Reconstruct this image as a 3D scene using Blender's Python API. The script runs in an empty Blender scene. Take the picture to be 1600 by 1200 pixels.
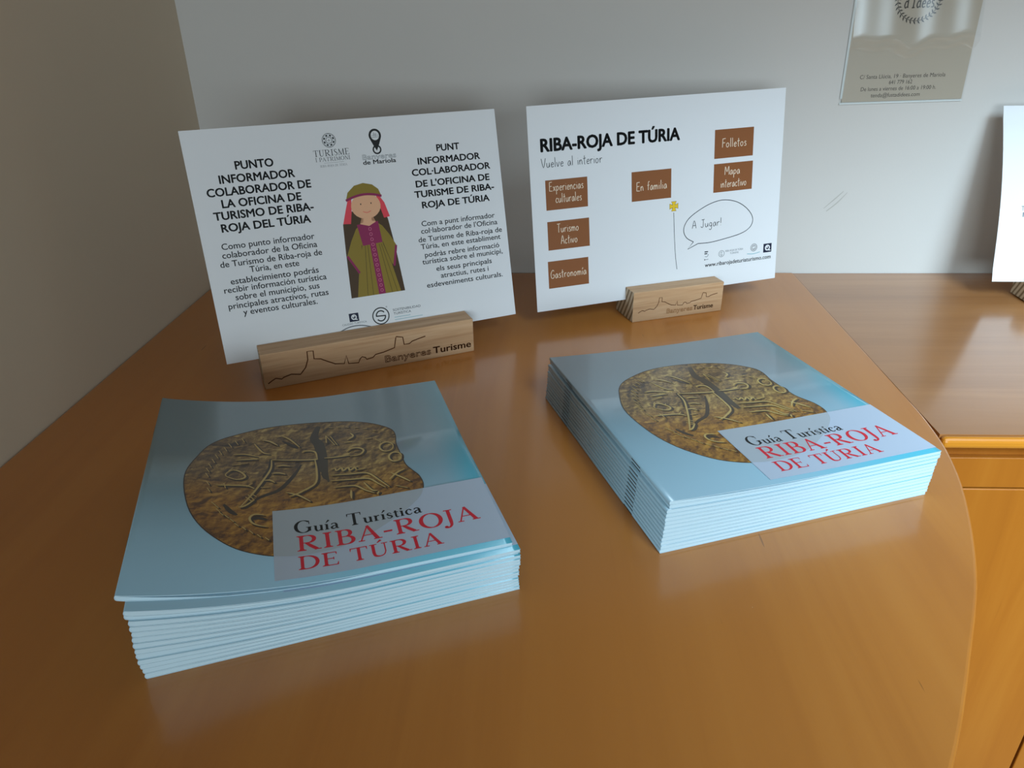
import bpy, bmesh, math, random
import numpy as np
from mathutils import Vector, Matrix

C = bpy.context.scene
COL = C.collection
R = math.radians
T = 1.0                      # height of the counter top above the floor

# ------------------------------------------------------------------ camera
def look_basis(pitch, roll, yaw):
    th, ro, ya = R(pitch), R(roll), R(yaw)
    fw = Vector((math.sin(ya)*math.cos(th), math.cos(ya)*math.cos(th), -math.sin(th)))
    rt = Vector((math.cos(ya), -math.sin(ya), 0.0))
    up = rt.cross(fw)
    return fw, rt*math.cos(ro) + up*math.sin(ro), up*math.cos(ro) - rt*math.sin(ro)
fw, rt, up = look_basis(27.0617, -0.9427, -2.7684)
cd = bpy.data.cameras.new('camera')
cd.sensor_fit = 'HORIZONTAL'; cd.sensor_width = 36.0
cd.lens = 1161.95/1600*36.0
cd.clip_start = 0.01
cam = bpy.data.objects.new('camera', cd); COL.objects.link(cam)
M = Matrix((rt, up, -fw)).transposed().to_4x4()
M.translation = Vector((0, 0, T + 0.3215))
cam.matrix_world = M
C.camera = cam

# ------------------------------------------------------------------ light
C.view_settings.view_transform = 'Standard'
C.view_settings.look = 'None'
C.view_settings.gamma = 1.0
C.view_settings.use_curve_mapping = False
C.view_settings.exposure = 0.22
w = bpy.data.worlds.new('daylight'); C.world = w
w.use_nodes = True
bg = w.node_tree.nodes['Background']
bg.inputs['Color'].default_value = (1.0, 0.88, 0.74, 1)
bg.inputs['Strength'].default_value = 0.09

def area(name, loc, target, sx, sy, power, col):
    l = bpy.data.lights.new(name, 'AREA')
    l.shape = 'RECTANGLE'; l.size = sx; l.size_y = sy; l.energy = power; l.color = col
    o = bpy.data.objects.new(name, l); COL.objects.link(o)
    o.location = loc
    o.rotation_euler = (Vector(target) - Vector(loc)).to_track_quat('-Z', 'Y').to_euler()
    return o
area_lamp = area('window_daylight', (0.74, -0.40, T+0.84), (0.86, 0.23, T+0.0), 0.6, 0.7, 12.2, (0.65, 0.855, 1.0))
area_lamp.data.spread = R(84)
area_lamp = area('frontal_fill', (0.12, -1.9, T+0.38), (0.40, 0.9, T+0.05), 1.3, 0.7, 11.0, (0.78, 0.92, 1.0))  # low frontal fill, added to brighten the stack fronts and cards
area_lamp.data.spread = R(115)

# ------------------------------------------------------------------ helpers
def tag(o, label=None, cat=None, group=None, kind=None):
    if label: o['label'] = label
    if cat: o['category'] = cat
    if group: o['group'] = group
    if kind: o['kind'] = kind
    return o

def mesh_obj(name, V, F, mats, MI=None, parent=None, smooth=False):
    me = bpy.data.meshes.new(name)
    me.from_pydata([tuple(v) for v in V], [], [tuple(f) for f in F])
    for m in (mats if isinstance(mats, (list, tuple)) else [mats]): me.materials.append(m)
    if MI is not None: me.polygons.foreach_set('material_index', list(MI))
    if smooth: me.polygons.foreach_set('use_smooth', [True]*len(me.polygons))
    me.update()
    o = bpy.data.objects.new(name, me); COL.objects.link(o)
    if parent: o.parent = parent
    return o

def empty(name, loc, rz=0.0):
    o = bpy.data.objects.new(name, None); COL.objects.link(o)
    o.empty_display_size = 0.02
    o.location = loc; o.rotation_euler = (0, 0, rz)
    return o

def box_vf(x0, x1, y0, y1, z0, z1):
    V = [(x0,y0,z0),(x1,y0,z0),(x1,y1,z0),(x0,y1,z0),(x0,y0,z1),(x1,y0,z1),(x1,y1,z1),(x0,y1,z1)]
    F = [(0,3,2,1),(4,5,6,7),(0,1,5,4),(1,2,6,5),(2,3,7,6),(3,0,4,7)]
    return V, F

def box(name, b, mat, parent=None, bevel=0.0):
    V, F = box_vf(*b)
    o = mesh_obj(name, V, F, mat, parent=parent)
    if bevel:
        m = o.modifiers.new('bevel', 'BEVEL'); m.width = bevel; m.segments = 3; m.limit_method = 'ANGLE'
    return o

def prism(name, poly, z0, z1, mat, parent=None, bevel=0.0, axis='z'):
    n = len(poly)
    def P(a, b, c): return (a, b, c) if axis == 'z' else (c, a, b)
    V = [P(x, y, z0) for x, y in poly] + [P(x, y, z1) for x, y in poly]
    F = [tuple(range(n))[::-1], tuple(range(n, 2*n))] + [(i, (i+1) % n, n+(i+1) % n, n+i) for i in range(n)]
    o = mesh_obj(name, V, F, mat, parent=parent)
    bm = bmesh.new(); bm.from_mesh(o.data); bmesh.ops.recalc_face_normals(bm, faces=bm.faces); bm.to_mesh(o.data); bm.free()
    if bevel:
        m = o.modifiers.new('bevel', 'BEVEL'); m.width = bevel; m.segments = 3; m.limit_method = 'ANGLE'; m.angle_limit = R(40)
    return o

# ------------------------------------------------------------------ materials
def srgb(r, g, b):
    f = lambda c: (c/255/12.92) if c/255 <= 0.04045 else ((c/255+0.055)/1.055)**2.4
    return (f(r), f(g), f(b), 1.0)

def mat(name, col, rough=0.5, spec=0.5, coat=0.0, coat_rough=0.1):
    m = bpy.data.materials.new(name); m.use_nodes = True
    b = m.node_tree.nodes['Principled BSDF']
    b.inputs['Base Color'].default_value = col
    b.inputs['Roughness'].default_value = rough
    b.inputs['Specular IOR Level'].default_value = spec
    b.inputs['Coat Weight'].default_value = coat
    b.inputs['Coat Roughness'].default_value = coat_rough
    return m

def N(m, kind, **kw):
    n = m.node_tree.nodes.new(kind)
    for k, v in kw.items(): setattr(n, k, v)
    return n
def LK(m, a, b): m.node_tree.links.new(a, b)
def ramp(m, stops):
    n = N(m, 'ShaderNodeValToRGB'); e = n.color_ramp.elements
    while len(e) < len(stops): e.new(0.5)
    for el, (p, c) in zip(e, stops): el.position = p; el.color = c
    return n
def coords(m, scale=(1,1,1), rot=(0,0,0), loc=(0,0,0)):
    tc = N(m, 'ShaderNodeTexCoord'); mp = N(m, 'ShaderNodeMapping')
    mp.inputs['Scale'].default_value = scale; mp.inputs['Rotation'].default_value = rot; mp.inputs['Location'].default_value = loc
    LK(m, tc.outputs['Object'], mp.inputs['Vector'])
    return mp.outputs['Vector']
def noise(m, vec, scale, detail=4.0, rough=0.55, dist=0.0):
    n = N(m, 'ShaderNodeTexNoise'); LK(m, vec, n.inputs['Vector'])
    n.inputs['Scale'].default_value = scale; n.inputs['Detail'].default_value = detail
    n.inputs['Roughness'].default_value = rough; n.inputs['Distortion'].default_value = dist
    return n.outputs['Fac']
def mixc(m, fac, a, b, mode='MIX'):
    n = N(m, 'ShaderNodeMix', data_type='RGBA', blend_type=mode)
    for s, v in ((0, fac), (6, a), (7, b)):
        if isinstance(v, (int, float)): n.inputs[s].default_value = v
        elif isinstance(v, tuple): n.inputs[s].default_value = v
        else: LK(m, v, n.inputs[s])
    return n.outputs[2]
def math_(m, op, a, b=0.0, clamp=False):
    n = N(m, 'ShaderNodeMath', operation=op, use_clamp=clamp)
    for i, v in ((0, a), (1, b)):
        if isinstance(v, (int, float)): n.inputs[i].default_value = v
        else: LK(m, v, n.inputs[i])
    return n.outputs[0]
def smooth(m, v, a, b):
    n = N(m, 'ShaderNodeMapRange', interpolation_type='SMOOTHSTEP')
    LK(m, v, n.inputs['Value']); n.inputs['From Min'].default_value = a; n.inputs['From Max'].default_value = b
    return n.outputs['Result']
def bump(m, h, strength, dist=0.001):
    n = N(m, 'ShaderNodeBump'); n.inputs['Strength'].default_value = strength; n.inputs['Distance'].default_value = dist
    LK(m, h, n.inputs['Height']); LK(m, n.outputs['Normal'], m.node_tree.nodes['Principled BSDF'].inputs['Normal'])
def base(m, c): LK(m, c, m.node_tree.nodes['Principled BSDF'].inputs['Base Color'])

def veneer(name, c0, c1, c2, grain, rough=0.32, coat=0.9, specks=False):
    """varnished wood; grain 'x', 'y' or 'z' is the direction the figure runs in"""
    m = mat(name, c1, rough, 0.3, coat, 0.17)
    s = {'x': (2.2, 38, 38), 'y': (38, 2.2, 38), 'z': (38, 38, 2.2)}[grain]
    v1 = coords(m, s)
    f = noise(m, v1, 1.0, 6, 0.6, 0.6)
    big = noise(m, coords(m, tuple(a/7 for a in s), loc=(3, 1, 2)), 1.0, 3, 0.5, 0.8)
    c = ramp(m, [(0.28, c0), (0.5, c1), (0.74, c2)]); LK(m, f, c.inputs['Fac'])
    c3 = mixc(m, smooth(m, big, 0.35, 0.7), c.outputs['Color'], c1)
    pores = noise(m, coords(m, tuple(a*6 for a in s)), 1.0, 2, 0.5)
    c4 = mixc(m, math_(m, 'MULTIPLY', smooth(m, pores, 0.62, 0.8), 0.25), c3, c0)
    # a few short dark flecks lying along the grain
    fl = noise(m, coords(m, tuple((360 if a > 10 else 26) for a in s), loc=(7, 5, 0)), 1.0, 0, 0.5)
    c5 = c4 if not specks else mixc(m, math_(m, 'MULTIPLY', smooth(m, fl, 0.865, 0.90), 0.6), c4, tuple(a*0.35 for a in c0[:3])+(1,))
    if specks:
        vo = N(m, 'ShaderNodeTexVoronoi'); vo.inputs['Scale'].default_value = 34.0
        LK(m, coords(m), vo.inputs['Vector'])
        dot = math_(m, 'LESS_THAN', vo.outputs['Distance'], 0.026)
        pick = math_(m, 'GREATER_THAN', noise(m, coords(m, loc=(4, 4, 4)), 9.0, 2), 0.56)
        c5 = mixc(m, math_(m, 'MULTIPLY', math_(m, 'MULTIPLY', dot, pick), 0.7), c5, srgb(215, 195, 165))
    base(m, c5)
    bump(m, f, 0.04, 0.0004)
    return m

M_TABLE = veneer('varnished_cherry_veneer', srgb(176, 108, 40), srgb(186, 117, 45), srgb(193, 125, 51), 'y', 0.42, 0.9, True)
M_WORK = veneer('varnished_worktop_veneer', srgb(150, 98, 52), srgb(165, 111, 62), srgb(178, 124, 74), 'x', 0.42, 1.0)
M_EDGE = veneer('varnished_edge_wood', srgb(188, 114, 28), srgb(204, 132, 38), srgb(214, 146, 54), 'x', 0.34, 0.3)
M_DOOR = veneer('varnished_door_veneer', srgb(152, 86, 22), srgb(168, 100, 28), srgb(180, 114, 38), 'z', 0.38, 0.2)
M_GAP = mat('dark_cabinet_inside', srgb(62, 32, 14), 0.8)

def plaster(name, c):
    m = mat(name, c, 0.75, 0.25)
    n = noise(m, coords(m), 6.0, 3); n2 = noise(m, coords(m), 260.0, 3)
    base(m, mixc(m, n, tuple(a*0.96 for a in c[:3])+(1,), c))
    bump(m, n2, 0.12, 0.0006)
    return m
M_WALL = plaster('painted_plaster', srgb(202, 200, 196))
M_WALL_L = plaster('painted_plaster_warm', srgb(220, 207, 186))
M_CEIL = plaster('ceiling_plaster', srgb(225, 222, 214))
M_FLOOR = mat('floor_tile', srgb(150, 130, 110), 0.5)
M_SCUFF = mat('scuff_mark_grey', srgb(176, 174, 168), 0.8)

M_PAPER = mat('white_card_paper', srgb(226, 230, 234), 0.45, 0.4)
M_INK = mat('black_print', srgb(22, 26, 28), 0.45, 0.4)
M_INKG = mat('grey_print', srgb(48, 54, 58), 0.5, 0.3)
M_INKL = mat('pale_grey_print', srgb(112, 120, 126), 0.5, 0.3)
M_NAVY = mat('navy_print', srgb(28, 36, 60), 0.5, 0.3)
M_WHITE = mat('white_print', srgb(222, 226, 230), 0.5, 0.3)
M_BROWN = mat('brown_print', srgb(138, 86, 50), 0.45, 0.4)
M_CREAM = mat('cream_lettering', srgb(232, 214, 190), 0.5, 0.3)
M_OLIVE = mat('olive_print', srgb(140, 120, 40), 0.45, 0.4)
M_OLIVD = mat('dark_olive_print', srgb(84, 70, 26), 0.45, 0.4)
M_PLUM = mat('plum_print', srgb(140, 34, 84), 0.45, 0.4)
M_PINK = mat('pink_print', srgb(214, 120, 150), 0.45, 0.4)
M_VEIL = mat('coral_print', srgb(226, 70, 84), 0.45, 0.4)
M_SKIN = mat('skin_tone_print', srgb(228, 176, 138), 0.45, 0.4)
M_UMBER = mat('umber_print', srgb(72, 52, 28), 0.45, 0.4)
M_YELLOW = mat('yellow_print', srgb(232, 196, 52), 0.45, 0.4)
M_TEALP = mat('pale_teal_print', srgb(150, 190, 200), 0.5, 0.3)
M_RED = mat('red_print', srgb(226, 42, 62), 0.4, 0.4)
M_STEEL = mat('dull_staple_wire', srgb(70, 76, 80), 0.4, 0.5)

M_COVER = mat('glossy_blue_cover', srgb(128, 178, 204), 0.35, 0.4, 0.8, 0.14)
def _cover():
    m = M_COVER
    tc = N(m, 'ShaderNodeTexCoord'); sp = N(m, 'ShaderNodeSeparateXYZ'); LK(m, tc.outputs['Object'], sp.inputs['Vector'])
    edge = smooth(m, sp.outputs['X'], 0.186, 0.212)
    low = math_(m, 'MULTIPLY', math_(m, 'SUBTRACT', 1.0, smooth(m, sp.outputs['Y'], 0.012, 0.03)), smooth(m, sp.outputs['X'], 0.06, 0.20))
    f = math_(m, 'MAXIMUM', math_(m, 'MULTIPLY', edge, 0.85), math_(m, 'MULTIPLY', low, 0.9))
    base(m, mixc(m, f, srgb(138, 172, 188), srgb(70, 170, 192)))
_cover()
M_PANEL = mat('pale_title_panel', srgb(196, 214, 236), 0.35, 0.4, 0.8, 0.14)
M_PANELC = mat('faded_coin_print', srgb(184, 198, 210), 0.35, 0.4, 0.8, 0.14)
M_PAGES = mat('page_edges', srgb(206, 224, 232), 0.7, 0.2)
def _pages():
    m = M_PAGES
    n = noise(m, coords(m, (8, 8, 2600)), 1.0, 2)
    base(m, mixc(m, n, srgb(170, 210, 226), srgb(214, 230, 238)))
_pages()
M_COIN = mat('gold_coin_print', srgb(150, 110, 40), 0.35, 0.4, 0.6, 0.14)
def _coin():
    m = M_COIN
    v = coords(m)
    a = noise(m, v, 34.0, 5, 0.65, 0.3); b = noise(m, v, 300.0, 4, 0.7); c = noise(m, v, 12.0, 2)
    # printed relief: each bump of the picture has a pale and a dark flank
    def flank(sc, dt, off):
        return math_(m, 'SUBTRACT', noise(m, v, sc, dt, 0.5, 0.6), noise(m, coords(m, loc=(off, -off*1.4, 0)), sc, dt, 0.5, 0.6))
    e = math_(m, 'ADD', math_(m, 'MULTIPLY', flank(95.0, 1, .0011), 1.6), math_(m, 'MULTIPLY', flank(210.0, 2, .0005), 1.0))
    k = math_(m, 'ADD', math_(m, 'ADD', math_(m, 'MULTIPLY', a, 0.62), math_(m, 'MULTIPLY', b, 0.38)), math_(m, 'MULTIPLY', e, 0.55))
    r1 = ramp(m, [(0.30, srgb(62, 44, 18)), (0.45, srgb(116, 88, 42)), (0.57, srgb(152, 120, 60)), (0.74, srgb(206, 176, 100))])
    LK(m, k, r1.inputs['Fac'])
    r2 = ramp(m, [(0.32, srgb(96, 58, 10)), (0.5, srgb(158, 108, 28)), (0.7, srgb(204, 152, 52))])
    LK(m, k, r2.inputs['Fac'])
    sp = N(m, 'ShaderNodeSeparateXYZ'); LK(m, v, sp.inputs['Vector'])
    d = math_(m, 'ADD', math_(m, 'MULTIPLY', sp.outputs['Y'], -9.0), math_(m, 'MULTIPLY', c, 0.6))
    base(m, mixc(m, smooth(m, d, -0.75, -0.35), r1.outputs['Color'], r2.outputs['Color']))
_coin()
M_COINL = mat('coin_relief_light', srgb(208, 180, 106), 0.35, 0.4, 0.6, 0.14)
M_COIND = mat('coin_relief_dark', srgb(58, 42, 18), 0.35, 0.4, 0.6, 0.14)
M_COINB = mat('coin_band_dark', srgb(66, 54, 30), 0.35, 0.4, 0.6, 0.14)

def oak(name, grey=False):
    m = mat(name, srgb(206, 168, 124), 0.55, 0.3)
    v = coords(m, (5, 90, 90)); f = noise(m, v, 1.0, 5, 0.6, 0.5)
    g = noise(m, coords(m, (14, 420, 420)), 1.0, 3)
    c = ramp(m, [(0.3, srgb(176, 136, 100)), (0.5, srgb(198, 160, 122)), (0.7, srgb(212, 178, 142))]); LK(m, f, c.inputs['Fac'])
    base(m, mixc(m, math_(m, 'MULTIPLY', smooth(m, g, 0.5, 0.72), 0.35), c.outputs['Color'], srgb(160, 116, 74)))
    return m
M_OAK = oak('pale_oak')
M_ENDG = mat('oak_end_grain', srgb(190, 170, 140), 0.7, 0.2)
def _end():
    m = M_ENDG
    wv = N(m, 'ShaderNodeTexWave', bands_direction='Y'); LK(m, coords(m, (1, 1, 1), (R(-28), 0, 0)), wv.inputs['Vector'])
    wv.inputs['Scale'].default_value = 46.0; wv.inputs['Distortion'].default_value = 1.5; wv.inputs['Detail'].default_value = 2.0
    c = ramp(m, [(0.15, srgb(136, 116, 90)), (0.5, srgb(196, 178, 150)), (0.9, srgb(206, 190, 164))]); LK(m, wv.outputs['Fac'], c.inputs['Fac'])
    base(m, c.outputs['Color'])
_end()
M_BURN = mat('burnt_engraving', srgb(86, 48, 24), 0.8, 0.1)
M_BURNL = mat('light_engraving', srgb(150, 106, 66), 0.8, 0.1)

# ------------------------------------------------------------------ flat print helpers
_tc = {}
def text_tris(s, bold=0.0):
    """outline of a line of the built-in sans face as triangles, baseline at 0, cap height 1"""
    k = (s, bold)
    if k in _tc: return _tc[k]
    def raw(body):
        cu = bpy.data.curves.new('t', 'FONT'); cu.body = body; cu.size = 1.0; cu.resolution_u = 3
        o = bpy.data.objects.new('t', cu); COL.objects.link(o)
        bpy.context.view_layer.update()
        dg = bpy.context.evaluated_depsgraph_get()
        me = bpy.data.meshes.new_from_object(o.evaluated_get(dg))
        V = [(v.co.x, v.co.y) for v in me.vertices]; F = [tuple(p.vertices) for p in me.polygons]
        bpy.data.objects.remove(o); bpy.data.curves.remove(cu); bpy.data.meshes.remove(me)
        return V, F
    if 'cap' not in _tc: _tc['cap'] = max(y for x, y in raw('H')[0])
    c = _tc['cap']
    V, F = raw(s)
    if bold > 0:
        n = len(V); W_ = []; G = []
        for i, (ox, oy) in enumerate(((0, 0), (bold, 0), (-bold, 0), (0, bold*.8), (0, -bold*.8), (bold*.7, bold*.6), (-bold*.7, -bold*.6), (bold*.7, -bold*.6), (-bold*.7, bold*.6))):
            W_ += [(x+ox, y+oy) for x, y in V]; G += [tuple(a+i*n for a in f) for f in F]
        V, F = W_, G
    _tc[k] = ([(x/c, y/c) for x, y in V], F)
    return _tc[k]

def catmull(P, n=5):
    if len(P) < 3: return list(P)
    out = []
    Q = [P[0]] + list(P) + [P[-1]]
    if P[0] == P[-1]: Q[0] = P[-2]; Q[-1] = P[1]
    for i in range(1, len(Q)-2):
        p0, p1, p2, p3 = Q[i-1:i+3]
        for k in range(n):
            t = k/n
            out.append(tuple(0.5*(2*p1[j] + (p2[j]-p0[j])*t + (2*p0[j]-5*p1[j]+4*p2[j]-p3[j])*t*t + (3*p1[j]-p0[j]-3*p2[j]+p3[j])*t**3) for j in (0, 1)))
    out.append(tuple(P[-1]))
    return out

class Print:
    """collects flat shapes in sheet coordinates (metres); layers are laid on the sheet by build()"""
    def __init__(s): s.V = []; s.F = []; s.MI = []; s.mats = []
    def _m(s, m):
        if m not in s.mats: s.mats.append(m)
        return s.mats.index(m)
    def add(s, V, F, m, layer=1):
        b = len(s.V); i = s._m(m)
        layer = layer + (len(s.F) % 31)*0.02          # crossing pen strokes lie one over the other
        s.V += [(x, y, layer) for x, y in V]
        s.F += [tuple(b+k for k in f) for f in F]; s.MI += [i]*len(F)
    def poly(s, P, m, layer=1):
        bm = bmesh.new(); vs = [bm.verts.new((x, y, 0)) for x, y in P]
        f = bm.faces.new(vs); r = bmesh.ops.triangulate(bm, faces=[f], ngon_method='EAR_CLIP')
        bm.verts.index_update()
        s.add([(v.co.x, v.co.y) for v in bm.verts], [tuple(v.index for v in f.verts) for f in bm.faces], m, layer); bm.free()
    def grid(s, x0, x1, y0, y1, m, layer=1, nx=24, ny=2):
        V = [(x0+(x1-x0)*i/nx, y0+(y1-y0)*j/ny) for j in range(ny+1) for i in range(nx+1)]
        F = [(j*(nx+1)+i, j*(nx+1)+i+1, (j+1)*(nx+1)+i+1, (j+1)*(nx+1)+i) for j in range(ny) for i in range(nx)]
        s.add(V, F, m, layer)
    def stroke(s, P, wd, m, layer=1, curve=True, n=5):
        Q = catmull(P, n) if curve else list(P)
        k = len(Q)
        ws = [wd]*k if isinstance(wd, (int, float)) else [float(np.interp(i/(k-1), np.linspace(0, 1, len(wd)), wd)) for i in range(k)]
        closed = abs(Q[0][0]-Q[-1][0]) + abs(Q[0][1]-Q[-1][1]) < 1e-9
        V = []
        for i in range(k):
            a = Q[i-1] if i else (Q[-2] if closed else Q[0]); b = Q[i+1] if i < k-1 else (Q[1] if closed else Q[-1])
            dx, dy = b[0]-a[0], b[1]-a[1]; l = math.hypot(dx, dy) or 1.0
            h = ws[i]/2
            V += [(Q[i][0]-dy/l*h, Q[i][1]+dx/l*h), (Q[i][0]+dy/l*h, Q[i][1]-dx/l*h)]
        s.add(V, [(2*i, 2*i+1, 2*i+3, 2*i+2) for i in range(k-1)], m, layer)
    def disc(s, cx, cy, rx, ry, m, layer=1, n=24):
        s.add([(cx, cy)] + [(cx+rx*math.cos(2*math.pi*i/n), cy+ry*math.sin(2*math.pi*i/n)) for i in range(n)], [(0, 1+i, 1+(i+1) % n) for i in range(n)], m, layer)
    def ring(s, cx, cy, r, wd, m, layer=1, a0=0.0, a1=360.0, n=28, ry=None):
        ry = ry or r
        P = [(cx+r*math.cos(R(a0+(a1-a0)*i/n)), cy+ry*math.sin(R(a0+(a1-a0)*i/n))) for i in range(n+1)]
        if abs(a1-a0) >= 360: P[-1] = P[0]
        s.stroke(P, wd, m, layer, curve=False)
    def text(s, body, x0, x1, y, cap, m, layer=1, bold=0.0, dy=0.0):
        """fit a line between x0 and x1 with its baseline at y (rising by dy along the line)"""
        V, F = text_tris(body, bold)
        a = min(v[0] for v in V); b = max(v[0] for v in V)
        k = (x1-x0)/(b-a)
        s.add([(x0+(vx-a)*k, y+vy*cap+dy*(vx-a)/(b-a)) for vx, vy in V], F, m, layer)
    def outline_text(s, body, x0, x1, y, cap, m, wd, layer=1):
        """only the contours of a line of letters"""
        V, F = text_tris(body)
        cnt = {}
        for f in F:
            for i in range(len(f)):
                e = (f[i], f[(i+1) % len(f)]); k = tuple(sorted(e)); cnt[k] = cnt.get(k, 0)+1
        a = min(v[0] for v in V); b = max(v[0] for v in V); k = (x1-x0)/(b-a)
        for (i, j), c in cnt.items():
            if c == 1: s.stroke([(x0+(V[q][0]-a)*k, y+V[q][1]*cap) for q in (i, j)], wd, m, layer, False)
    def glyphs(s, G, x0, x1, y, cap, m, layer=1, weight=1.0):
        """G = list of (points, widths, curved) strokes of a whole line in cap-height units"""
        xs = [p[0] for st in G for p in st[0]]
        a, b = min(xs), max(xs); k = (x1-x0)/(b-a)
        for P, wd, cv in G:
            kk = (k*cap)**0.5*weight
            W2 = [q*kk for q in wd] if isinstance(wd, (list, tuple)) else wd*kk
            s.stroke([(x0+(px-a)*k, y+py*cap) for px, py in P], W2, m, layer, cv, 4)
    def build(s, name, fn, parent, label=None):
        o = mesh_obj(name, [fn(*v) for v in s.V], s.F, s.mats, s.MI, parent)
        if label: o['label'] = label
        return o

# ---- thin handwriting (single pen line), unit = cap height
HW = {
 'V': (.50, [[(0,1),(.22,0),(.46,1.02)]]), 'u': (.40, [[(.02,.5),(.04,.12),(.16,0),(.28,.18),(.31,.5)],[(.31,.5),(.33,.02)]]),
 'e': (.36, [[(.03,.26),(.30,.30),(.24,.50),(.08,.40),(.06,.12),(.16,0),(.32,.08)]]), 'l': (.16, [[(.06,1.05),(.07,0)]]),
 'v': (.36, [[(.02,.5),(.14,0),(.32,.52)]]), 'a': (.40, [[(.30,.44),(.16,.52),(.03,.22),(.10,0),(.22,.08),(.30,.46)],[(.30,.48),(.35,0)]]),
 'i': (.16, [[(.06,.5),(.08,0)],[(.06,.72),(.075,.70)]]), 'n': (.38, [[(.03,.5),(.05,0)],[(.05,.3),(.18,.52),(.28,.34),(.31,0)]]),
 't': (.30, [[(.14,.95),(.13,.1),(.2,0)],[(0,.6),(.28,.66)]]), 'r': (.32, [[(.04,.52),(.06,0)],[(.06,.3),(.16,.5),(.30,.48)]]),
 'o': (.40, [[(.18,.5),(.03,.3),(.1,.02),(.26,.06),(.32,.34),(.18,.5)]]), 'E': (.46, [[(.06,1),(.04,0)],[(.04,1),(.40,1.02)],[(.05,.52),(.34,.56)],[(.04,.02),(.42,0)]]),
 'x': (.34, [[(.02,.5),(.30,0)],[(.30,.52),(.03,0)]]), 'p': (.38, [[(.05,.5),(.04,-.42)],[(.05,.4),(.2,.52),(.32,.3),(.2,.04),(.05,.1)]]),
 'c': (.34, [[(.30,.42),(.16,.52),(.03,.24),(.14,0),(.31,.1)]]), 's': (.30, [[(.26,.46),(.12,.52),(.06,.36),(.22,.22),(.22,.04),(.03,.02)]]),
 'm': (.56, [[(.03,.5),(.05,0)],[(.05,.3),(.15,.52),(.24,.34),(.26,0)],[(.26,.3),(.36,.52),(.46,.34),(.49,0)]]),
 'F': (.42, [[(.07,1),(.05,0)],[(.05,1),(.40,1.04)],[(.06,.52),(.34,.56)]]), 'f': (.30, [[(.28,.98),(.16,1.0),(.12,.7),(.12,0)],[(0,.55),(.26,.6)]]),
 'M': (.62, [[(.04,0),(.08,1),(.30,.35),(.52,1.02),(.57,0)]]), 'T': (.46, [[(.22,1),(.2,0)],[(0,1),(.44,1.03)]]),
 'A': (.48, [[(0,0),(.22,1.02),(.43,0)],[(.08,.36),(.36,.38)]]), 'G': (.54, [[(.44,.86),(.28,1.02),(.05,.6),(.1,.1),(.3,0),(.46,.2),(.46,.42),(.26,.42)]]),
 'J': (.46, [[(.30,1),(.30,.2),(.18,0),(.03,.14)],[(.12,1),(.46,1.03)]]), 'g': (.38, [[(.28,.44),(.14,.52),(.03,.26),(.12,.06),(.26,.14),(.29,.5)],[(.29,.5),(.28,-.2),(.16,-.42),(.02,-.3)]]),
 'j': (.2, [[(.10,.5),(.10,-.3),(-.02,-.4)],[(.1,.72),(.11,.7)]]), '!': (.16, [[(.08,1.02),(.07,.3)],[(.065,.06),(.07,.02)]]),
 'í': (.16, [[(.06,.5),(.08,0)],[(.05,.66),(.15,.88)]]), 'd': (.40, [[(.28,.44),(.14,.5),(.03,.22),(.12,0),(.26,.1)],[(.31,1.0),(.31,.2),(.36,0)]]),
 "'": (.14, [[(.06,1.05),(.04,.85)]]), 'I': (.4, [[(.2,1.05),(.17,0)],[(.08,.98),(.30,1.04)],[(.05,0),(.3,.02)]]), ' ': (.34, []),
}
def hand(s, wd=0.062):
    G = []; x = 0.0
    for ch in s:
        adv, st = HW[ch]
        for P in st: G.append(([(x+a, b) for a, b in P], wd, True))
        x += adv + .06
    return G

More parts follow.
